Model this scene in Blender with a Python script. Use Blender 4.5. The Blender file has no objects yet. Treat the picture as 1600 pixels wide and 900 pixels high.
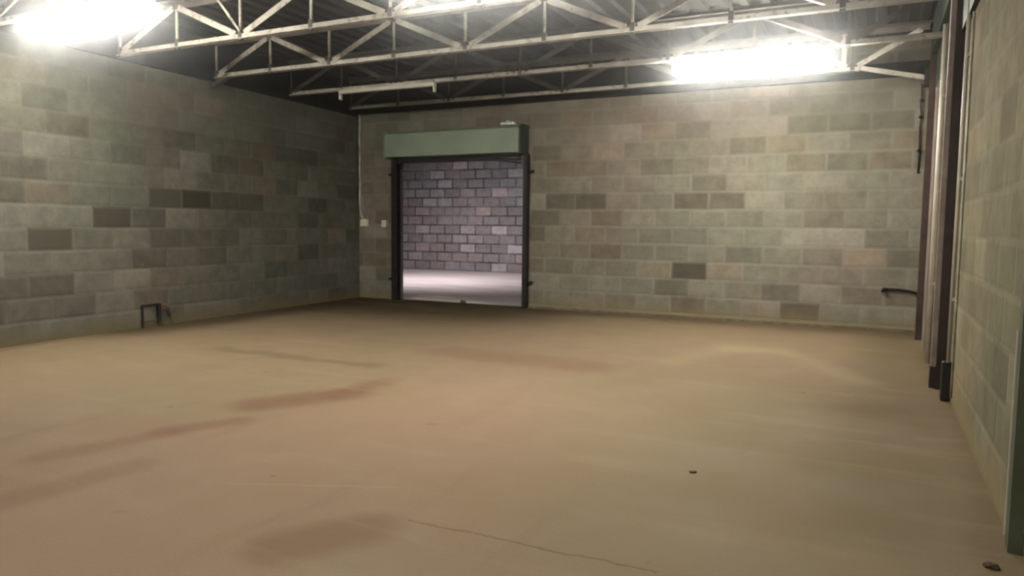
import bpy, bmesh, math, random
from mathutils import Vector, Matrix
random.seed(7)
S = bpy.context.scene
COL = S.collection

# ---------------------------------------------------------------- camera, world, exposure
CAM_H = 1.15
F_PX = 1151.0
Yc = Vector((570, 89, -1151)).normalized()
Xc = Vector((2345, -121, 1151)); Xc = (Xc - Xc.dot(Yc) * Yc).normalized()
Zc = Xc.cross(Yc)
cam_d = bpy.data.cameras.new('camera')
cam_d.sensor_width = 36.0
cam_d.lens = 36.0 * F_PX / 1600.0
cam_d.clip_start = 0.02
cam = bpy.data.objects.new('camera', cam_d)
COL.objects.link(cam)
m3 = Matrix((Xc, Yc, Zc))
cam.matrix_world = Matrix.Translation((0, 0, CAM_H)) @ m3.to_4x4()
S.camera = cam
cam_d.dof.use_dof = True          # the whole photograph is slightly soft
cam_d.dof.focus_distance = 1.0
cam_d.dof.aperture_fstop = 11.0

w = bpy.data.worlds.new('world'); S.world = w; w.use_nodes = True
w.node_tree.nodes['Background'].inputs['Color'].default_value = (0.5, 0.5, 0.55, 1)
w.node_tree.nodes['Background'].inputs['Strength'].default_value = 0.02
S.view_settings.view_transform = 'Standard'
S.view_settings.look = 'None'
S.view_settings.gamma = 1
S.view_settings.use_curve_mapping = False
S.view_settings.exposure = 0.0
S.cycles.max_bounces = 8
S.cycles.diffuse_bounces = 5
S.cycles.volume_bounces = 1

LAMP_POWER = 165.0
HAZE = 0.025
FAR_POWER = 105.0

# the neighbouring room's ceiling lamps (its own cooler light)
def area(name, loc, sx, sy, power, col, rot=(0, 0, 0)):
    l = bpy.data.lights.new(name, 'AREA'); l.shape = 'RECTANGLE'; l.size = sx; l.size_y = sy
    l.energy = power; l.color = col
    o = bpy.data.objects.new(name, l); COL.objects.link(o); o.location = loc; o.rotation_euler = rot
    return o
fl = area('far_room_lamp', (-8.4, 12.2, 3.2), 1.5, 0.3, FAR_POWER, (1.0, 0.95, 0.985), (0.5, 0, 0.12))
fl.data.spread = 2.2

# ---------------------------------------------------------------- node helpers
class G:
    def __init__(s, name):
        s.m = bpy.data.materials.new(name); s.m.use_nodes = True
        s.nt = s.m.node_tree; s.b = s.nt.nodes['Principled BSDF']
        s.tc = s.nt.nodes.new('ShaderNodeTexCoord')
        s.sep = s.nt.nodes.new('ShaderNodeSeparateXYZ'); s.nt.links.new(s.tc.outputs['Object'], s.sep.inputs[0])
    def link(s, a, b): s.nt.links.new(a, b)
    def put(s, sock, v):
        if isinstance(v, (int, float)): sock.default_value = v
        elif isinstance(v, (tuple, list)): sock.default_value = tuple(v) if len(v) == len(sock.default_value) else tuple(v) + (1,)
        else: s.link(v, sock)
    def math(s, op, a, b=0.0, c=None, clamp=False):
        n = s.nt.nodes.new('ShaderNodeMath'); n.operation = op; n.use_clamp = clamp
        s.put(n.inputs[0], a); s.put(n.inputs[1], b)
        if c is not None: s.put(n.inputs[2], c)
        return n.outputs[0]
    def smooth(s, v, a, b, lo=0.0, hi=1.0):
        n = s.nt.nodes.new('ShaderNodeMapRange'); n.interpolation_type = 'SMOOTHSTEP'
        s.put(n.inputs[0], v); n.inputs[1].default_value = a; n.inputs[2].default_value = b
        n.inputs[3].default_value = lo; n.inputs[4].default_value = hi
        return n.outputs[0]
    def mix(s, f, a, b, mode='MIX'):
        n = s.nt.nodes.new('ShaderNodeMix'); n.data_type = 'RGBA'; n.blend_type = mode
        s.put(n.inputs[0], f); s.put(n.inputs[6], a); s.put(n.inputs[7], b)
        return n.outputs[2]
    def comb(s, x, y, z=0.0):
        n = s.nt.nodes.new('ShaderNodeCombineXYZ'); s.put(n.inputs[0], x); s.put(n.inputs[1], y); s.put(n.inputs[2], z)
        return n.outputs[0]
    def white(s, vec):
        n = s.nt.nodes.new('ShaderNodeTexWhiteNoise'); n.noise_dimensions = '3D'; s.put(n.inputs['Vector'], vec)
        return n.outputs['Value']
    def noise(s, scale, detail=3, rough=0.55, vec=None, stretch=None):
        n = s.nt.nodes.new('ShaderNodeTexNoise'); n.inputs['Scale'].default_value = scale
        n.inputs['Detail'].default_value = detail; n.inputs['Roughness'].default_value = rough
        v = vec if vec is not None else s.tc.outputs['Object']
        if stretch:
            mp = s.nt.nodes.new('ShaderNodeMapping'); s.link(v, mp.inputs[0])
            mp.inputs['Rotation'].default_value = (0, 0, stretch[3] if len(stretch) > 3 else 0)
            mp.inputs['Scale'].default_value = stretch[:3]; v = mp.outputs[0]
        s.link(v, n.inputs['Vector'])
        return n.outputs['Fac']
    def ramp(s, v, stops):
        n = s.nt.nodes.new('ShaderNodeValToRGB'); cr = n.color_ramp
        while len(cr.elements) < len(stops): cr.elements.new(0.5)
        for e, (p, c) in zip(cr.elements, stops): e.position = p; e.color = tuple(c) + (1,)
        s.put(n.inputs[0], v); return n.outputs[0]
    def bump(s, h, strength, dist=0.01):
        n = s.nt.nodes.new('ShaderNodeBump'); n.inputs['Strength'].default_value = strength; n.inputs['Distance'].default_value = dist
        s.link(h, n.inputs['Height']); s.link(n.outputs[0], s.b.inputs['Normal'])
    def fin(s, col, rough=0.8, metal=0.0, spec=0.3):
        s.put(s.b.inputs['Base Color'], col); s.put(s.b.inputs['Roughness'], rough); s.put(s.b.inputs['Metallic'], metal)
        s.b.inputs['Specular IOR Level'].default_value = spec
        return s.m

def plain(name, col, rough=0.6, metal=0.0, spec=0.3, vary=0.25, scale=9.0, spots=None):
    g = G(name)
    n = g.noise(scale, 4)
    dark = tuple(c * (1 - vary) for c in col); light = tuple(min(1, c * (1 + vary)) for c in col)
    c = g.mix(g.smooth(n, 0.3, 0.7), dark, light)
    if spots:
        c = g.mix(g.smooth(g.noise(scale * 3, 3), 0.55, 0.68), c, spots)
    return g.fin(c, rough, metal, spec)

def block_mat(name, axis, off, z0, pitch, length, stops, mortar, special=(), mortar_w=0.012, mortar_amt=0.5,
              patch=((0.95, 0.985, 0.92), (1.05, 0.99, 0.96)), base_dirt=None, seed=0.0, soft=0.02):
    g = G(name)
    u0 = g.sep.outputs[axis]; z = g.sep.outputs[2]
    wob = g.math('MULTIPLY', g.math('SUBTRACT', g.noise(2.3, 2), 0.5), 0.012)
    v = g.math('DIVIDE', g.math('SUBTRACT', g.math('ADD', z, wob), z0), pitch)
    row = g.math('FLOOR', v)
    odd = g.math('MODULO', g.math('ABSOLUTE', row), 2.0)
    u = g.math('ADD', g.math('DIVIDE', g.math('ADD', u0, wob), length), g.math('MULTIPLY_ADD', odd, 0.5, off))
    colm = g.math('FLOOR', u)
    fu = g.math('FRACT', u); fv = g.math('FRACT', v)
    # distance in metres to the nearest joint
    du = g.math('MULTIPLY', g.math('MINIMUM', fu, g.math('SUBTRACT', 1.0, fu)), length)
    dv = g.math('MULTIPLY', g.math('MINIMUM', fv, g.math('SUBTRACT', 1.0, fv)), pitch)
    d = g.math('MINIMUM', du, dv)
    d2 = g.math('ADD', d, g.math('MULTIPLY', g.math('SUBTRACT', g.noise(28, 3), 0.5), 0.016))
    mask = g.smooth(d2, mortar_w * 0.3, mortar_w + soft, 1.0, 0.0)
    rnd = g.white(g.comb(colm, row, seed))
    rnd2 = g.white(g.comb(colm, row, seed + 3.7))
    base = g.ramp(rnd, stops)
    # a hue drift over the wall (the blocks come from different pours)
    big = g.noise(0.55, 2)
    tint = g.mix(g.smooth(big, 0.35, 0.65), patch[0], patch[1])
    base = g.mix(1.0, base, tint, 'MULTIPLY')
    tw = g.mix(g.smooth(rnd2, 0.78, 0.98), (1, 1, 1), (1.07, 0.97, 0.93))
    base = g.mix(1.0, base, tw, 'MULTIPLY')
    # sandy mottle inside each block
    mot = g.noise(7, 4, 0.6)
    base = g.mix(1.0, base, g.mix(g.smooth(mot, 0.25, 0.75), (0.84, 0.84, 0.84), (1.14, 1.14, 1.13)), 'MULTIPLY')
    fine = g.noise(60, 3, 0.7)
    base = g.mix(1.0, base, g.mix(fine, (0.86, 0.86, 0.86), (1.14, 1.14, 1.14)), 'MULTIPLY')
    if special:
        tot = None
        for (cc, rr, k) in special:
            a = g.math('COMPARE', colm, float(cc), 0.4); b = g.math('COMPARE', row, float(rr), 0.4)
            ab = g.math('MULTIPLY', g.math('MULTIPLY', a, b), k)
            tot = ab if tot is None else g.math('MAXIMUM', tot, ab)
        base = g.mix(tot, base, (0.035, 0.030, 0.021))
    joint = g.noise(1.7, 2)
    amt = g.math('MULTIPLY', mask, g.smooth(joint, 0.3, 0.7, mortar_amt * 0.45, mortar_amt * 1.3))
    c = g.mix(amt, base, mortar)
    if base_dirt:
        zz = g.math('ADD', z, g.math('MULTIPLY', g.math('SUBTRACT', g.noise(3.0, 3), 0.5), 0.22))
        c = g.mix(g.smooth(zz, 0.0, 0.2, 0.75, 0.0), c, base_dirt)
    h = g.math('ADD', g.math('MULTIPLY', mask, -1.0), g.math('MULTIPLY', fine, 0.5))
    g.bump(h, 0.5, 0.006)
    return g.fin(c, 0.93, 0.0, 0.12)

# ---------------------------------------------------------------- materials
OLIVE = [(p, tuple(x * f for x, f in zip(c, (0.775, 0.745, 0.78)))) for p, c in [(0.0, (0.125, 0.116, 0.086)), (0.2, (0.160, 0.150, 0.112)), (0.6, (0.185, 0.173, 0.131)), (0.88, (0.205, 0.191, 0.147)), (1.0, (0.25, 0.232, 0.185))]]
M_back = block_mat('block_back', 0, 0.269, 0.058, 0.2235, 0.45, OLIVE, (0.165, 0.153, 0.12),
                   special=[(-5, 2, .75), (-8, 6, .55), (-9, 6, .45), (-5, 4, .25), (-9, 9, 0.2), (-2, 0, .35), (-5, 6, .3)],
                   base_dirt=(0.155, 0.117, 0.057), seed=1.0)
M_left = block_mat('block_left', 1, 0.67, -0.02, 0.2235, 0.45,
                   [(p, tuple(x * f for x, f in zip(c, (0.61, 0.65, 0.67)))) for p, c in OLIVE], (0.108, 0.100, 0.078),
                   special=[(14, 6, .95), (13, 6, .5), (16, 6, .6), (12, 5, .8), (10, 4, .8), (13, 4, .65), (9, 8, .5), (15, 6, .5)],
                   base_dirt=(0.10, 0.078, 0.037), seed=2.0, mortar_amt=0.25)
M_right = block_mat('block_right', 1, 0.2, 0.0, 0.2235, 0.45,
                    [(p, tuple(x * f for x, f in zip(c, (0.98, 0.96, 0.79)))) for p, c in OLIVE], (0.175, 0.153, 0.100),
                    base_dirt=(0.16, 0.12, 0.06), seed=3.0, mortar_amt=0.3,
                    patch=((0.95, 0.98, 0.92), (1.08, 1.0, 0.9)))
M_front = M_right
GREYB = [(0.0, (0.24, 0.23, 0.23)), (0.6, (0.30, 0.285, 0.285)), (0.85, (0.345, 0.328, 0.33)), (1.0, (0.48, 0.46, 0.465))]
M_far = block_mat('block_far', 0, 0.1, 0.0, 0.237, 0.46, GREYB, (0.085, 0.075, 0.085), seed=4.0, mortar_amt=0.95, mortar_w=0.012, soft=0.02,
                  patch=((0.97, 0.985, 1.0), (1.05, 0.97, 0.98)))

def seg_mask(g, p0, p1, w, soft, wob_vec, feather=0.0):
    """mask around the segment p0-p1 on the floor, half width w, fading over soft"""
    ax, ay = p0; bx, by = p1; L = math.hypot(bx - ax, by - ay); dx, dy = (bx - ax) / L, (by - ay) / L
    px = g.math('SUBTRACT', wob_vec[0], ax); py = g.math('SUBTRACT', wob_vec[1], ay)
    t = g.math('ADD', g.math('MULTIPLY', px, dx), g.math('MULTIPLY', py, dy))
    s_ = g.math('ADD', g.math('MULTIPLY', px, -dy), g.math('MULTIPLY', py, dx))
    over = g.math('SUBTRACT', g.math('ABSOLUTE', g.math('SUBTRACT', t, L / 2)), L / 2)
    over = g.math('MAXIMUM', over, 0.0)
    d = g.math('SQRT', g.math('ADD', g.math('MULTIPLY', over, over), g.math('MULTIPLY', s_, s_)))
    return g.smooth(d, w, w + soft, 1.0, 0.0)

def floor_mat():
    g = G('worn_concrete_floor')
    x, y = g.sep.outputs[0], g.sep.outputs[1]
    n1 = g.noise(0.9, 3); n2 = g.noise(1.3, 3, vec=None, stretch=(1, 1, 1, 0.7))
    wx = g.math('ADD', x, g.math('MULTIPLY', g.math('SUBTRACT', n1, 0.5), 0.55))
    wy = g.math('ADD', y, g.math('MULTIPLY', g.math('SUBTRACT', n2, 0.5), 0.55))
    W = (wx, wy)
    fx = g.math('ADD', x, g.math('MULTIPLY', g.math('SUBTRACT', g.noise(3, 3), 0.5), 0.10))
    fy = g.math('ADD', y, g.math('MULTIPLY', g.math('SUBTRACT', g.noise(3.4, 3), 0.5), 0.10))
    Fv = (fx, fy)
    c = g.mix(g.smooth(g.noise(0.55, 3), 0.36, 0.64), (0.440, 0.335, 0.215), (0.475, 0.345, 0.245))
    # rosy wear in the middle of the room, greener wear to the sides
    rosy = seg_mask(g, (-2.9, 2.6), (-1.9, 3.6), 0.5, 1.1, W)
    c = g.mix(g.math('MULTIPLY', rosy, 0.65), c, (0.500, 0.335, 0.240))
    olive = seg_mask(g, (-5.4, 4.2), (-4.1, 3.4), 0.3, 0.8, W)
    c = g.mix(g.math('MULTIPLY', olive, 0.55), c, (0.395, 0.325, 0.195))
    olive2 = seg_mask(g, (-1.3, 5.0), (-0.2, 2.6), 0.35, 0.9, W)
    c = g.mix(g.math('MULTIPLY', olive2, 0.5), c, (0.430, 0.350, 0.215))
    def stain_or_shade(p0, p1, w_, s_, k, col, V=W):
        nonlocal c
        c = g.mix(g.math('MULTIPLY', seg_mask(g, p0, p1, w_, s_, V), k), c, col)
    RED = (0.30, 0.155, 0.098)
    stain_or_shade((-3.50, 3.45), (-3.20, 3.95), 0.06, 0.22, 0.68, RED, Fv)
    stain_or_shade((-3.25, 3.95), (-3.22, 4.45), 0.02, 0.16, 0.5, RED, Fv)
    stain_or_shade((-3.50, 2.75), (-3.30, 3.10), 0.02, 0.13, 0.5, RED, Fv)
    stain_or_shade((-3.62, 2.15), (-3.45, 2.75), 0.02, 0.13, 0.35, RED, Fv)
    stain_or_shade((-3.17, 1.70), (-3.12, 2.25), 0.03, 0.14, 0.4, RED, Fv)
    stain_or_shade((-1.86, 1.92), (-1.70, 2.20), 0.06, 0.15, 0.58, RED, Fv)
    stain_or_shade((-3.4, 5.75), (-2.2, 5.70), 0.12, 0.25, 0.35, RED)
    DK = (0.16, 0.12, 0.068)
    stain_or_shade((-5.4, 4.9), (-3.7, 4.85), 0.03, 0.12, 0.35, DK)
    stain_or_shade((-7.3, 5.2), (-7.2, 9.3), 0.15, 0.75, 0.8, (0.10, 0.07, 0.04))
    stain_or_shade((-7.1, 2.5), (-7.3, 5.6), 0.02, 0.3, 0.6, (0.17, 0.14, 0.05))
    stain_or_shade((-6.8, 9.4), (0.3, 9.4), 0.05, 0.7, 0.6, (0.155, 0.108, 0.058))
    stain_or_shade((-6.6, 9.0), (-4.9, 8.9), 0.4, 1.7, 0.8, (0.125, 0.088, 0.048))  # floor dirt, deepened to paint in the shade of the back-left corner
    stain_or_shade((0.35, 9.0), (0.2, 5.4), 0.1, 0.55, 0.45, (0.20, 0.155, 0.085))
    stain_or_shade((0.50, 8.0), (0.50, 2.0), 0.02, 0.13, 0.45, (0.22, 0.15, 0.065))
    stain_or_shade((0.1, 5.0), (0.15, 3.2), 0.1, 0.5, 0.35, (0.22, 0.17, 0.09))
    PALE = (0.64, 0.53, 0.34)
    stain_or_shade((-1.5, 6.3), (-1.2, 7.35), 0.0, 0.3, 0.3, PALE, W)
    stain_or_shade((-1.2, 7.3), (-0.75, 7.35), 0.0, 0.35, 0.45, PALE, W)
    stain_or_shade((-0.65, 7.3), (-0.12, 6.2), 0.0, 0.25, 0.3, PALE, W)
    stain_or_shade((0.30, 4.62), (0.44, 4.66), 0.03, 0.03, 0.5, (0.42, 0.34, 0.22), Fv)
    # brushed dust streaks
    st = g.noise(1.6, 4, 0.6, stretch=(0.35, 2.6, 1, 0.45))
    c = g.mix(g.smooth(st, 0.52, 0.74, 0.0, 0.38), c, (0.55, 0.43, 0.28))
    st2 = g.noise(1.9, 4, 0.6, stretch=(2.4, 0.4, 1, -0.3))
    c = g.mix(g.smooth(st2, 0.56, 0.8, 0.0, 0.35), c, (0.36, 0.245, 0.165))
    # hairline cracks
    CR = (0.14, 0.095, 0.06)
    fine = (g.math('ADD', x, g.math('MULTIPLY', g.math('SUBTRACT', g.noise(7, 4), 0.5), 0.07)),
            g.math('ADD', y, g.math('MULTIPLY', g.math('SUBTRACT', g.noise(8, 4), 0.5), 0.07)))
    stain_or_shade((-1.60, 2.34), (-0.62, 2.36), 0.002, 0.010, 0.45, CR, fine)
    stain_or_shade((-2.55, 2.30), (-1.85, 2.62), 0.003, 0.012, 0.25, PALE, fine)
    # small dark scuffs
    sc = g.noise(5.5, 2)
    c = g.mix(g.smooth(sc, 0.72, 0.78, 0.0, 0.4), c, (0.17, 0.12, 0.08))
    c = g.mix(1.0, c, (0.325, 0.312, 0.275), 'MULTIPLY')
    gr = g.noise(70, 3, 0.7)
    c = g.mix(1.0, c, g.mix(gr, (0.90, 0.90, 0.90), (1.10, 1.10, 1.10)), 'MULTIPLY')
    g.bump(g.math('ADD', gr, g.math('MULTIPLY', n1, 2.0)), 0.25, 0.004)
    r = g.smooth(g.noise(1.2, 3), 0.35, 0.65, 0.70, 0.86)
    return g.fin(c, r, 0.0, 0.12)
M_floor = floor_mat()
g = G('pale_far_floor')
c = g.mix(g.smooth(g.noise(1.5, 4, 0.6, stretch=(0.5, 2.5, 1, 0.3)), 0.35, 0.7), (0.56, 0.47, 0.45), (0.72, 0.63, 0.61))
M_farfloor = g.fin(c, 0.6, 0, 0.3)

M_deck = plain('dark_roof_deck', (0.020, 0.018, 0.015), 0.75, 0, 0.2, 0.35, 3.0)
M_beam_shade = plain('dark_beam_and_shade', (0.014, 0.014, 0.012), 0.85, 0, 0.1, 0.3)  # beam colour, also used as painted shade on the upper walls
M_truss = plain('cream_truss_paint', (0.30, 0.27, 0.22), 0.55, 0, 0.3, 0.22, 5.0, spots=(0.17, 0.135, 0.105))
M_truss_dim = plain('dimmed_truss_paint', (0.075, 0.064, 0.052), 0.7, 0, 0.2, 0.3, 5.0)  # darker truss colour; dimness of the rear webs is put into it
M_gusset = plain('dark_gusset_steel', (0.05, 0.042, 0.035), 0.6, 0.2, 0.3)
M_brown = plain('dark_brown_steel_paint', (0.016, 0.008, 0.006), 0.5, 0, 0.4, 0.4, 6.0)
M_redbrown = plain('red_brown_steel_paint', (0.028, 0.014, 0.009), 0.55, 0, 0.4, 0.4, 6.0)
M_taupe = plain('taupe_painted_steel', (0.15, 0.115, 0.095), 0.6, 0, 0.3, 0.25, 5.0)
M_palepipe = plain('pale_pipe_plastic', (0.34, 0.30, 0.24), 0.45, 0, 0.4, 0.15, 4.0)
M_green = plain('grey_green_shutter_paint', (0.17, 0.20, 0.145), 0.5, 0, 0.4, 0.12, 2.5)
M_dkgreen = plain('dark_green_paint', (0.028, 0.036, 0.024), 0.6, 0, 0.3, 0.3, 4.0)
M_midgreen = plain('green_door_paint', (0.06, 0.066, 0.038), 0.6, 0, 0.3, 0.2, 4.0)
M_black = plain('black_steel', (0.012, 0.010, 0.009), 0.55, 0, 0.3, 0.3)
M_steel = plain('worn_grey_guide_steel', (0.10, 0.095, 0.095), 0.5, 0.3, 0.4, 0.25, 7.0)
M_cream = plain('cream_plastic', (0.5, 0.47, 0.35), 0.45, 0, 0.4, 0.08)
M_conduit = plain('dusty_conduit', (0.30, 0.29, 0.225), 0.6, 0, 0.3, 0.3, 8.0)
M_fit = plain('white_enamel', (0.42, 0.40, 0.32), 0.4, 0, 0.4, 0.06)
M_rust = plain('rusty_iron', (0.085, 0.045, 0.025), 0.8, 0, 0.2, 0.4, 20.0)
M_rag = plain('white_cloth', (0.62, 0.62, 0.56), 0.9, 0, 0.1, 0.1)
M_debris = plain('dark_litter', (0.055, 0.032, 0.018), 0.8, 0, 0.2, 0.4, 30.0)
M_curt = plain('shutter_lath_steel', (0.045, 0.045, 0.042), 0.5, 0.2, 0.3, 0.2)
g = G('lit_diffuser')
g.b.inputs['Emission Color'].default_value = (1.0, 0.975, 0.90, 1)
g.b.inputs['Emission Strength'].default_value = LAMP_POWER
M_lit = g.fin((0.8, 0.8, 0.78), 0.4)

# ---------------------------------------------------------------- mesh helpers
def obj(name, bm, mat, parent=None, smooth=False, bevel=0.0):
    me = bpy.data.meshes.new(name)
    bmesh.ops.recalc_face_normals(bm, faces=bm.faces[:])
    bm.to_mesh(me); bm.free()
    me.materials.append(mat)
    if smooth:
        for p in me.polygons: p.use_smooth = True
    o = bpy.data.objects.new(name, me); COL.objects.link(o)
    if parent: o.parent = parent
    if bevel:
        b = o.modifiers.new('bevel', 'BEVEL'); b.width = bevel; b.segments = 2; b.limit_method = 'ANGLE'
    return o

def box(bm, x0, x1, y0, y1, z0, z1):
    vs = [bm.verts.new((x, y, z)) for x in (x0, x1) for y in (y0, y1) for z in (z0, z1)]
    for f in ((0, 1, 3, 2), (4, 6, 7, 5), (0, 4, 5, 1), (2, 3, 7, 6), (0, 2, 6, 4), (1, 5, 7, 3)):
        bm.faces.new([vs[i] for i in f])
    return vs

def bar(bm, p0, p1, a, b, up=(0, 1, 0), oa=0.0, ob=0.0):
    """rectangular bar p0->p1, size a along 'side', b along 'up', offset oa/ob"""
    p0, p1 = Vector(p0), Vector(p1); d = (p1 - p0).normalized(); u = Vector(up)
    u = (u - u.dot(d) * d).normalized(); s_ = d.cross(u)
    r = []
    for p in (p0, p1):
        for i, j in ((-1, -1), (1, -1), (1, 1), (-1, 1)):
            r.append(bm.verts.new(p + s_ * (oa + i * a / 2) + u * (ob + j * b / 2)))
    for f in ((0, 1, 2, 3), (7, 6, 5, 4), (0, 4, 5, 1), (1, 5, 6, 2), (2, 6, 7, 3), (3, 7, 4, 0)):
        bm.faces.new([r[i] for i in f])

def angle(bm, p0, p1, w_, t=0.007):
    """L section: one leg facing the camera side (-Y), one leg flat behind it"""
    bar(bm, p0, p1, w_, t, (0, 1, 0))
    bar(bm, p0, p1, t, w_, (0, 1, 0), oa=w_ / 2 - t / 2, ob=w_ / 2 - t / 2 + t)

def tube(bm, pts, r, n=10, cap=True):
    pts = [Vector(p) for p in pts]; rings = []
    for i, p in enumerate(pts):
        d = (pts[min(i + 1, len(pts) - 1)] - pts[max(i - 1, 0)]).normalized()
        u = Vector((0, 0, 1)) if abs(d.z) < 0.9 else Vector((0, 1, 0))
        u = (u - u.dot(d) * d).normalized(); s_ = d.cross(u)
        rings.append([bm.verts.new(p + (u * math.cos(2 * math.pi * k / n) + s_ * math.sin(2 * math.pi * k / n)) * r) for k in range(n)])
    for a, b in zip(rings, rings[1:]):
        for k in range(n): bm.faces.new((a[k], a[(k + 1) % n], b[(k + 1) % n], b[k]))
    if cap: bm.faces.new(rings[0][::-1]); bm.faces.new(rings[-1])

def prism(bm, prof, x0, x1, axis=0):
    """closed profile list of (a,b) extruded along X (axis 0: a=y,b=z) or Y (axis 1: a=x,b=z)"""
    f = (lambda t, a, b: (t, a, b)) if axis == 0 else (lambda t, a, b: (a, t, b))
    A = [bm.verts.new(f(x0, a, b)) for a, b in prof]; B = [bm.verts.new(f(x1, a, b)) for a, b in prof]
    n = len(prof)
    for i in range(n): bm.faces.new((A[i], A[(i + 1) % n], B[(i + 1) % n], B[i]))
    bm.faces.new(A[::-1]); bm.faces.new(B)

def N(): return bmesh.new()
def struct(o): o['kind'] = 'structure'; return o
def thing(name, label, cat, loc=(0, 0, 0), group=None):
    o = bpy.data.objects.new(name, None); COL.objects.link(o); o.location = loc; o.empty_display_size = 0.1
    o['label'] = label; o['category'] = cat
    if group: o['group'] = group
    return o
def tag(o, label, cat, group=None):
    o['label'] = label; o['category'] = cat
    if group: o['group'] = group
    return o
def part(name, bm, mat, root, **k):
    """mesh coordinates are given in world space; the part is parented to root at root.location"""
    for v in bm.verts: v.co -= root.location
    return obj(name, bm, mat, root, **k)

# ---------------------------------------------------------------- room
XR, YB, YF, ZC = 0.5, 9.5, -3.0, 3.33
XL = lambda y: -7.13 - 0.05 * (y - 3.9)
DX0, DX1, DZ = -6.66, -4.475, 2.17           # doorway in the back wall
T = 0.12

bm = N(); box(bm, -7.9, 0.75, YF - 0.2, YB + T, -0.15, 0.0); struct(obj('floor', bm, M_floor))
bm = N(); box(bm, -15.0, -3.5, YB + T, 17.0, -0.15, 0.0); o = struct(obj('floor_far_room', bm, M_farfloor))

bm = N()
box(bm, -7.75, DX0, YB, YB + T, 0, ZC); box(bm, DX1, 0.75, YB, YB + T, 0, ZC); box(bm, DX0, DX1, YB, YB + T, DZ, ZC)
bmesh.ops.remove_doubles(bm, verts=bm.verts[:], dist=1e-5)
struct(obj('wall_back', bm, M_back))
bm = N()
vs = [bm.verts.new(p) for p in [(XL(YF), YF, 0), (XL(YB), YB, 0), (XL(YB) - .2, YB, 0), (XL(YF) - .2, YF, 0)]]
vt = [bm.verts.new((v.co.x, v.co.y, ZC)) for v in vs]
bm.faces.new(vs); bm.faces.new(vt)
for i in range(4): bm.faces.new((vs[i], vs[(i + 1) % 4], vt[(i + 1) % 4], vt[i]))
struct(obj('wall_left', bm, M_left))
bm = N(); box(bm, XR, XR + .2, 3.19, YB, 0, ZC); box(bm, XR, XR + .2, YF, 0.4, 0, ZC); box(bm, XR, XR + .2, 0.4, 3.19, 2.35, ZC)
bmesh.ops.remove_doubles(bm, verts=bm.verts[:], dist=1e-5)
struct(obj('wall_right', bm, M_right))
bm = N(); box(bm, -7.4, 0.7, YF - .2, YF, 0, ZC); struct(obj('wall_front', bm, M_front))

# neighbouring room seen through the doorway
bm = N(); box(bm, -15, -3.5, 16.6, 16.8, 0, 3.4); struct(obj('wall_far_room_back', bm, M_far))
bm = N(); box(bm, -3.7, -3.5, YB + T, 16.6, 0, 3.4); struct(obj('wall_far_room_right', bm, M_far))
bm = N(); box(bm, -15.0, -14.8, YB + T, 16.6, 0, 3.4); struct(obj('wall_far_room_left', bm, M_far))
bm = N(); box(bm, -15, -3.5, YB + T, 16.8, 3.4, 3.5); struct(obj('ceiling_far_room', bm, M_deck))
bm = N(); box(bm, -15, -7.75, YB + T - .1, YB + T, 0, 3.4); struct(obj('wall_far_room_front', bm, M_far))

# corrugated steel roof deck, ribs running towards the back wall
bm = N(); prof = []; x = -8.0
while x < 0.75:
    prof += [(x, 3.365), (x + .09, 3.365), (x + .11, 3.33), (x + .18, 3.33)]; x += 0.2
top = [(prof[-1][0], 3.43), (prof[0][0], 3.43)]
prism(bm, prof + top, YF - .2, YB + T, axis=1)
struct(obj('ceiling', bm, M_deck))

# dark wall-top beam, plus dark boards standing in for shade on the upper walls
bm = N(); box(bm, XL(YB) , 0.5, YB - .07, YB, 2.88, 3.03); box(bm, XL(YB), -0.42, YB - .05, YB, 3.03, 3.33); struct(obj('trim_back_shade', bm, M_beam_shade))
bm = N()
for (za, zb, t) in ((2.85, 3.33, 0.05),):
    a = [bm.verts.new(p) for p in [(XL(YF), YF, za), (XL(YB - .07), YB - .07, za), (XL(YB - .07) + t, YB - .07, za), (XL(YF) + t, YF, za)]]
    b = [bm.verts.new((v.co.x, v.co.y, zb)) for v in a]
    bm.faces.new(a); bm.faces.new(b)
    for i in range(4): bm.faces.new((a[i], a[(i + 1) % 4], b[(i + 1) % 4], b[i]))
struct(obj('trim_left_shade', bm, M_beam_shade))
bm = N(); prism(bm, [(0.47, 2.56), (0.5, 2.56), (0.5, 3.33), (0.42, 3.33), (0.42, 2.95), (0.47, 2.95)], YF, 8.8, axis=1)
struct(obj('trim_right', bm, M_dkgreen))
bm = N(); box(bm, DX1 + 0.02, 0.45, YB - 0.03, YB, 0.0, 0.03); struct(obj('baseboard_back', bm, plain('pale_screed_edge', (0.095, 0.077, 0.047), 0.9)))

# green door close by on the right, with its pale post
d = thing('steel_door', 'green steel door with a green post at the right edge of the view', 'door', (0.5, 1.8, 0)); 
d['kind'] = 'structure'; d.name = 'door_1'
bm = N(); box(bm, 0.52, 0.57, 0.45, 3.10, 0.01, 2.33); part('door_leaf', bm, M_midgreen, d)
bm = N(); box(bm, 0.475, 0.56, 3.10, 3.16, 0, 2.35); part('door_post', bm, M_midgreen, d)
bm = N(); box(bm, 0.470, 0.482, 3.16, 3.168, 0.04, .80); part('edge_strip', bm, M_palepipe, d)
bm = N(); box(bm, 0.487, 0.51, 3.168, 3.188, 0, 2.35); part('seal', bm, M_black, d)

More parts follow.
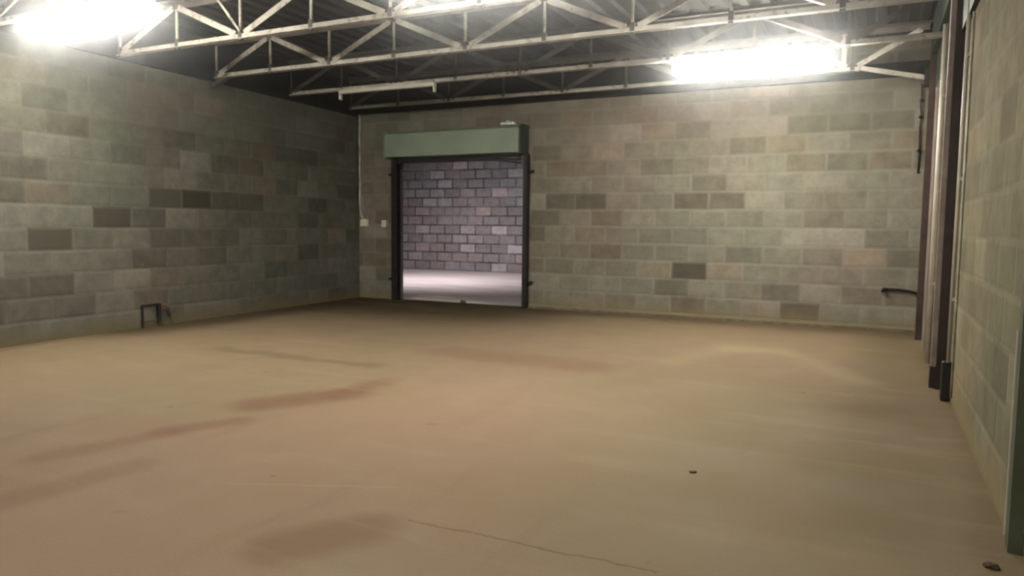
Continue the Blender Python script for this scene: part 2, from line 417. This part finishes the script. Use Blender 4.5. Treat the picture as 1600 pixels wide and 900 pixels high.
# ---------------------------------------------------------------- roller shutter
t_ = thing('roller_shutter', 'raised roller shutter with a grey-green housing over the doorway in the back wall', 'roller shutter', ((DX0 + DX1) / 2, YB, 0))
bm = N(); prism(bm, [(9.47, 2.18), (9.47, 2.56), (9.30, 2.56), (9.24, 2.52), (9.24, 2.18)], -6.72, -4.47); part('housing', bm, M_green, t_, bevel=0.006)
bm = N(); prism(bm, [(9.23, 2.16), (9.23, 2.53), (9.295, 2.57), (9.50, 2.57), (9.50, 2.16)], -4.47, -4.44); part('end_plate', bm, M_dkgreen, t_)
bm = N(); prism(bm, [(9.23, 2.16), (9.23, 2.53), (9.295, 2.57), (9.50, 2.57), (9.50, 2.16)], -6.74, -6.72); part('end_plate', bm, M_green, t_)
bm = N()
# curtain bottom: a few laths left below the housing, its right end sagging
for k in range(3):
    z1 = 2.175 - k * 0.028
    vs = []
    for x, dz in ((-6.60, 0.0), (-5.1, 0.0), (-4.9, -0.004), (-4.52, -0.045 * (k + 1) / 3 - 0.01)):
        vs.append((x, z1 + (dz if k else dz * .5), z1 - 0.028 + dz))
    for a, b in zip(vs, vs[1:]):
        q = [bm.verts.new(p) for p in [(a[0], 9.40, a[1]), (b[0], 9.40, b[1]), (b[0], 9.40, b[2]), (a[0], 9.40, a[2]),
                                       (a[0], 9.43, a[1]), (b[0], 9.43, b[1]), (b[0], 9.43, b[2]), (a[0], 9.43, a[2])]]
        for f in ((0, 1, 2, 3), (7, 6, 5, 4), (0, 4, 5, 1), (2, 6, 7, 3)): bm.faces.new([q[i] for i in f])
part('curtain', bm, M_black, t_)
def channel(x0, x1, open_right):
    bm = N(); box(bm, x0, x1, 9.40, 9.415, 0, 2.17); box(bm, x0, x1, 9.475, 9.50, 0, 2.17)
    if open_right: box(bm, x0, x0 + .015, 9.415, 9.475, 0, 2.17)
    else: box(bm, x1 - .015, x1, 9.415, 9.475, 0, 2.17)
    return bm
part('guide_rail', channel(-6.72, -6.615, True), M_black, t_)
part('guide_rail', channel(-4.475, -4.415, False), M_black, t_)
bm = N(); box(bm, -6.66, -6.65, 9.50, YB + T, 0, 2.15); part('jamb_plate', bm, M_steel, t_)
bm = N(); box(bm, -4.495, -4.475, 9.43, YB + T - .02, 0, 2.15); part('jamb_plate', bm, M_steel, t_)
for x, z, s in ((-6.72, 1.93, -1), (-6.72, 0.33, -1), (-4.42, 1.93, 1), (-4.42, 0.37, 1)):
    bm = N(); box(bm, min(x, x + s * .07), max(x, x + s * .07), 9.44, 9.50, z - .018, z + .018)
    tube(bm, [(x + s * .05, 9.41, z), (x + s * .05, 9.45, z)], 0.014, 8)
    part('fixing_lug', bm, M_black, t_)

bm = N()
rr = random.Random(3); bmesh.ops.create_icosphere(bm, subdivisions=3, radius=0.5)
for v in bm.verts:
    k = 1 + 0.35 * math.sin(9 * v.co.x + 2) * math.cos(11 * v.co.y) + rr.uniform(-.08, .08)
    v.co = Vector((v.co.x * 0.22 * k - 4.69, v.co.y * 0.12 * k + 9.36, max(0, v.co.z * 0.10 * k) + 2.572))
tag(obj('rag', bm, M_rag, smooth=True), 'crumpled white cloth lying on top of the green shutter housing', 'cloth')

# ---------------------------------------------------------------- roof trusses
nodes = [-7.12 + 0.85 * k for k in range(9)]             # bottom panel points
nodes = [-3.72 + 0.85 * (k - 4) for k in range(9)]
ZB, ZT = 2.90, 3.27
TRUSSES = [
    (2.70, 'cream lattice roof truss nearest the camera, overhead'),
    (3.95, 'cream lattice roof truss just above the left lit light, nearest one in view'),
    (5.20, 'second roof truss from the front, large pale diagonals, left of the middle light'),
    (6.45, 'third roof truss from the front, long pale chord above the unlit fitting'),
    (7.70, 'fourth roof truss, carrying the unlit fitting and the right lit light'),
    (8.95, 'rearmost roof truss, ending on the column in the back right corner'),
]
def make_truss(label, last=False, web=None):
    web = web or M_truss
    r = thing('roof_truss', label, 'roof truss', (0, 0, 0), 'roof trusses')
    xl, xr = -7.14, 0.47
    if last: xr = -0.25
    # bottom chord: two angles back to back, cut at the splice plates
    bm = N()
    for s in (-1, 1):
        box(bm, xl, xr, s * .008 - (.006 if s > 0 else 0) + (0 if s < 0 else .006) - .003, s * .008 + .003, ZB - .022, ZB + .022)
    box(bm, xl, xr, -.036, .036, ZB - .026, ZB - .021)
    obj('bottom_chord', bm, M_truss, r)
    bm = N()
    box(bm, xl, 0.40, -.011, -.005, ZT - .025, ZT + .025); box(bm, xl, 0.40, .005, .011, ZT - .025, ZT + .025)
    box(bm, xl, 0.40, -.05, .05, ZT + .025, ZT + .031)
    obj('top_chord', bm, M_truss_dim, r)
    bm = N(); box(bm, xl, .45, -.035, .035, ZT + .031, ZC + 0.002)
    obj('deck_cleat', bm, M_gusset, r)
    for i, x in enumerate(nodes):
        vnode = (i % 2 == 0)                         # diagonals meet at the bottom here
        if vnode:
            for dx in (-.85, .85):
                tx = x + dx
                if tx < xl: continue
                tx = min(tx, 0.36)
                bm = N(); d = Vector((tx - x, 0, ZT - ZB)).normalized()
                a = Vector((x, -.012, ZB)) + d * 0.06; b = Vector((tx, -.012, ZT)) - d * 0.04
                angle(bm, a, b, 0.055)
                obj('diagonal', bm, M_truss if (last and x > -0.5) else web, r)
        bm = N(); w_ = .022
        box(bm, x - w_ / 2, x + w_ / 2, -.008, .008, ZB + .028, ZT - .02)
        obj('vertical', bm, web, r)
        bm = N(); hw = .022
        box(bm, x - hw, x + hw, -.016, .016, ZB - .038, ZB + .06)
        obj('splice_plate', bm, M_gusset, r)
    if last:
        bm = N(); angle(bm, (-0.24, -.012, ZB), (0.44, -.012, 2.74), 0.05); obj('end_strut', bm, M_truss, r)
        bm = N(); box(bm, -.43, -.385, -.03, .03, ZB, ZT); obj('end_post', bm, M_truss, r)
    return r
proto = make_truss(TRUSSES[0][1])
proto.location.y = TRUSSES[0][0]
for Y, lab in TRUSSES[1:-2]:
    c_ = proto.copy(); COL.objects.link(c_); c_.location.y = Y; c_['label'] = lab
    for ch in proto.children:
        k = ch.copy(); COL.objects.link(k); k.parent = c_
    if Y == 6.45:
        bm = N(); angle(bm, (-6.93, -.012, ZB), (-7.20, -.012, 2.79), 0.05); obj('wall_bracket', bm, M_gusset, c_)
    if Y == 5.20:
        bm = N(); bar(bm, (-5.40, -.03, ZB + .04), (-5.72, -.03, 3.31), .022, .012); obj('sway_rod', bm, M_truss, c_)
r_ = make_truss(TRUSSES[-2][1], web=M_truss_dim); r_.location.y = TRUSSES[-2][0]
r_ = make_truss(TRUSSES[-1][1], last=True, web=M_truss_dim); r_.location.y = TRUSSES[-1][0]

# ---------------------------------------------------------------- columns and pipes at the right wall
def column(x, y, w_, dep, z1, m, label, extra=None):
    r = thing('steel_column', label, 'column', (x, y, 0))
    bm = N(); t = .012
    prism_box = lambda a0, a1, b0, b1, z0=0.012, z1=z1: box(bm, x + a0, x + a1, y + b0, y + b1, z0, z1)
    prism_box(-w_ / 2, w_ / 2, -dep / 2, -dep / 2 + t); prism_box(-w_ / 2, w_ / 2, dep / 2 - t, dep / 2); prism_box(-t / 2, t / 2, -dep / 2 + t, dep / 2 - t)
    part('shaft', bm, m, r)
    bm = N(); box(bm, x - w_ / 2 - .004, x + w_ / 2 + .004, y - dep / 2 - .02, y + dep / 2 + .02, 0, .012); part('base_plate', bm, M_black, r)
    bm = N(); box(bm, x - w_ / 2, x + w_ / 2, y - dep / 2, y + dep / 2, z1, z1 + .012); part('cap_plate', bm, M_black, r)
    return r
c1 = column(0.466, 6.22, 0.060, 0.11, 3.30, M_brown, 'dark brown steel column, the nearer of the two beside the right wall')
bm = N(); box(bm, .402, .436, 6.185, 6.255, .16, 2.9); part('side_strip', bm, M_taupe, c1)
bm = N(); box(bm, .398, .436, 6.18, 6.26, .0, .16); part('foot_block', bm, M_brown, c1)
c2 = column(0.450, 8.95, 0.062, 0.10, 3.24, M_redbrown, 'red-brown steel column in the back right corner under the rearmost truss')
bm = N(); box(bm, .37, .47, 8.92, 8.98, 2.66, 2.84); part('seat_bracket', bm, M_black, c2)

bm = N(); box(bm, 0.455, 0.5, 8.05, 8.45, 0, 2.56); o = obj('trim_1', bm, M_taupe); struct(o)
def pipe(name, x, y, z0, z1, r, m, label):
    t = thing(name, label, 'pipe', (x, y, z0))
    bm = N(); tube(bm, [(x, y, z0), (x, y, z1)], r, 14); part('pipe_run', bm, m, t, smooth=True)
    for z in (0.7, 1.5, 2.3):
        bm = N(); box(bm, x, XR, y - r - .006, y + r + .006, z - .012, z + .012); part('clip', bm, m, t)
    return t
pipe('downpipe', 0.452, 7.35, 0.0, 2.9, 0.028, M_palepipe, 'pale vertical pipe on the right wall, between the two columns')
t2 = pipe('downpipe', 0.474, 5.72, 0.27, 2.9, 0.013, M_palepipe, 'pale vertical pipe on the right wall, on the camera side of the nearer column')
bm = N(); box(bm, 0.44, 0.5, 5.73, 5.80, 0.0, 0.27); tag(obj('pipe_shoe', bm, M_black, bevel=.008), 'small black block on the floor under the nearer pale pipe', 'pipe fitting')
bm = N(); tube(bm, [(0.492, 5.62, 0.05), (0.492, 5.62, 2.55)], .007, 8)  # rod added in place of the shadow gap next to the pipe
tag(obj('shadow_gap_rod', bm, M_conduit, smooth=True), 'thin upright rod standing in for the shadow gap beside the nearer pale pipe', 'cable')

bm = N(); tube(bm, [(0.085, 9.48, .455), (0.10, 9.475, .485), (0.13, 9.475, .49), (0.26, 9.475, .488), (0.36, 9.475, .475), (0.44, 9.475, .452), (0.44, 9.5, .452)], .013, 8)
bmesh.ops.create_icosphere(bm, subdivisions=2, radius=.024, matrix=Matrix.Translation((0.105, 9.47, .483)))
box(bm, 0.09, 0.12, 9.43, 9.50, .470, .495)
tag(obj('wall_rail', bm, M_black, smooth=True), 'short black iron rod on the back wall left of the corner column', 'rod')
bm = N(); tube(bm, [(0.375, 9.47, 2.78), (0.38, 9.46, 2.62), (0.37, 9.46, 2.55), (0.385, 9.47, 2.45), (0.375, 9.47, 2.30), (0.385, 9.48, 2.0), (0.38, 9.48, 1.8)], .008, 8)
for z in (2.6, 2.42, 2.05): bmesh.ops.create_icosphere(bm, subdivisions=2, radius=.020, matrix=Matrix.Translation((0.378, 9.47, z)))
tag(obj('loose_cable', bm, M_black, smooth=True), 'black loose cable hanging down the back wall by the corner column', 'cable')

# ---------------------------------------------------------------- switch boxes, conduit
def wall_box(x, z, w_, h, label, sw):
    r = thing('switch_box', label, 'switch box', (x, YB, z))
    bm = N(); box(bm, x - w_ / 2, x + w_ / 2, YB - .05, YB, z - h / 2, z + h / 2); part('box_body', bm, M_cream, r, bevel=.006)
    bm = N(); box(bm, x - .012 + sw, x + .012 + sw, YB - .058, YB - .05, z - .018, z + .018); part('rocker', bm, M_fit, r)
    return r
wall_box(-7.29, 1.19, 0.125, 0.115, 'cream switch box at the foot of the conduit in the back left corner', 0)
wall_box(-6.90, 1.18, 0.085, 0.11, 'cream switch box just left of the doorway', 0)
bm = N(); tube(bm, [(-7.375 + .004 * math.sin(k * 1.7), 9.477, 2.88 - k * .13) for k in range(12)] + [(-7.35, 9.477, 1.30), (-7.31, 9.477, 1.25)], .016, 8)
tag(obj('conduit', bm, M_conduit, smooth=True), 'thin grey conduit running down the back left corner to a switch box', 'conduit')

# ---------------------------------------------------------------- light fittings
def lit_fitting(label, x, y, z):
    r = thing('fluorescent_light', label, 'ceiling light', (x, y, z), 'lit fluorescent lights')
    L = 1.50
    bm = N(); prism(bm, [(-.05, .03), (.05, .03), (.04, .062), (-.04, .062)], -L / 2, L / 2); obj('housing', bm, M_fit, r)
    n = 14; prof = [(.095 * math.cos(math.pi + math.pi * k / n), .028 + .085 * math.sin(math.pi + math.pi * k / n)) for k in range(n + 1)]
    bm = N(); prism(bm, prof, -L / 2 + .02, L / 2 - .02); obj('diffuser', bm, M_lit, r)
    for s in (-1, 1):
        bm = N(); a = s * (L / 2 - .02); prism(bm, [(p[0] * 1.03, p[1] - .002) for p in prof], min(a, a + s * .02), max(a, a + s * .02)); obj('end_cap', bm, M_lit, r)
        bm = N(); box(bm, s * .45 - .008, s * .45 + .008, -.004, .004, .06, .12); obj('hanger', bm, M_gusset, r)
    return r
LAB = ['lit fluorescent light at the upper left, next to the left wall',
       'lit fluorescent light overhead at the top middle, just out of frame',
       'lit fluorescent light at the upper right, above the back wall',
       'lit fluorescent light behind the camera']
lamp = lit_fitting(LAB[0], -5.83, 3.98, 2.80)
for lab, (x, y, z) in zip(LAB[1:], [(-2.25, 4.38, 2.80), (-1.20, 7.72, 2.80), (-1.3, -0.6, 2.80)]):
    c_ = lamp.copy(); COL.objects.link(c_); c_.location = (x, y, z); c_['label'] = lab
    for ch in lamp.children:
        k = ch.copy(); COL.objects.link(k); k.parent = c_

r = thing('batten_light', 'unlit white batten with bare end holders and no tube, hanging at the back left', 'ceiling light', (-5.55, 7.66, 2.84))
bm = N(); box(bm, -.72, .72, -.03, .03, -.012, .03); obj('spine', bm, M_fit, r, bevel=.004)
bm = N(); box(bm, -.70, .70, -.02, .02, .03, .06); obj('mounting_strip', bm, M_conduit, r)
for s in (-1, 1):
    bm = N(); a = s * .71; box(bm, a - .013, a + .013, -.022, .022, -.085, -.012); obj('end_holder', bm, M_fit, r, bevel=.004)

# ---------------------------------------------------------------- small iron frame on the left wall
yl = 5.52
r = thing('iron_hoop', 'small dark iron hoop standing at the foot of the left wall', 'metal frame', (XL(yl), yl, 0))
def P(y, off, z): return (XL(y) + off, y, z)
bm = N(); bar(bm, P(5.405, .03, 0), P(5.405, .03, .25), .018, .018); part('upright', bm, M_black, r)
bm = N(); bar(bm, P(5.62, .03, 0.05), P(5.62, .03, .25), .034, .034); part('upright', bm, M_black, r)
bm = N(); bar(bm, P(5.395, .03, .245), P(5.64, .03, .245), .018, .018, (0, 0, 1)); part('crossbar', bm, M_black, r)
bm = N(); bar(bm, P(5.395, .025, .062), P(5.62, .025, .07), .010, .010, (0, 0, 1)); part('lower_wire', bm, M_rust, r)
bm = N(); tube(bm, [P(5.64, .04, .225), P(5.69, .05, .235), P(5.735, .05, .19), P(5.75, .05, .10)], .014, 8); part('hook', bm, M_rust, r, smooth=True)

# ---------------------------------------------------------------- litter on the floor
def litter(x, y, s, label, mat=M_debris, seed=1, flat=.35):
    rr = random.Random(seed); bm = N(); bmesh.ops.create_icosphere(bm, subdivisions=2, radius=1)
    for v in bm.verts:
        k = 1 + rr.uniform(-.3, .3)
        v.co = Vector((x + v.co.x * s * k, y + v.co.y * s * .7 * k, max(0.0, (v.co.z + .6) * s * flat * k)))
    tag(obj('litter_scrap', bm, mat), label, 'litter')
litter(0.405, 2.93, 0.026, 'dark brown scrap on the floor at the bottom right corner', seed=2)
litter(-0.73, 3.44, 0.017, 'small brown scrap on the open floor right of centre', M_rust, seed=4)
litter(-5.53, 9.56, 0.045, 'small stone on the doorway threshold', M_rust, seed=5, flat=.6)

# ---------------------------------------------------------------- haze layer added under the roof for the glow around the tubes
if HAZE > 0:
    bm = N(); box(bm, -6.75, 0.30, -2.6, 9.1, 2.0, 3.2)
    hm = bpy.data.materials.new('glow_haze_air'); hm.use_nodes = True; nt = hm.node_tree
    nt.nodes.remove(nt.nodes['Principled BSDF'])
    vs_ = nt.nodes.new('ShaderNodeVolumeScatter'); vs_.inputs['Density'].default_value = HAZE; vs_.inputs['Anisotropy'].default_value = 0.93
    nt.links.new(vs_.outputs[0], nt.nodes['Material Output'].inputs['Volume'])
    o = obj('glow_haze', bm, hm); o['kind'] = 'stuff'; tag(o, 'thin haze layer added under the roof to make the lamp glow', 'haze')
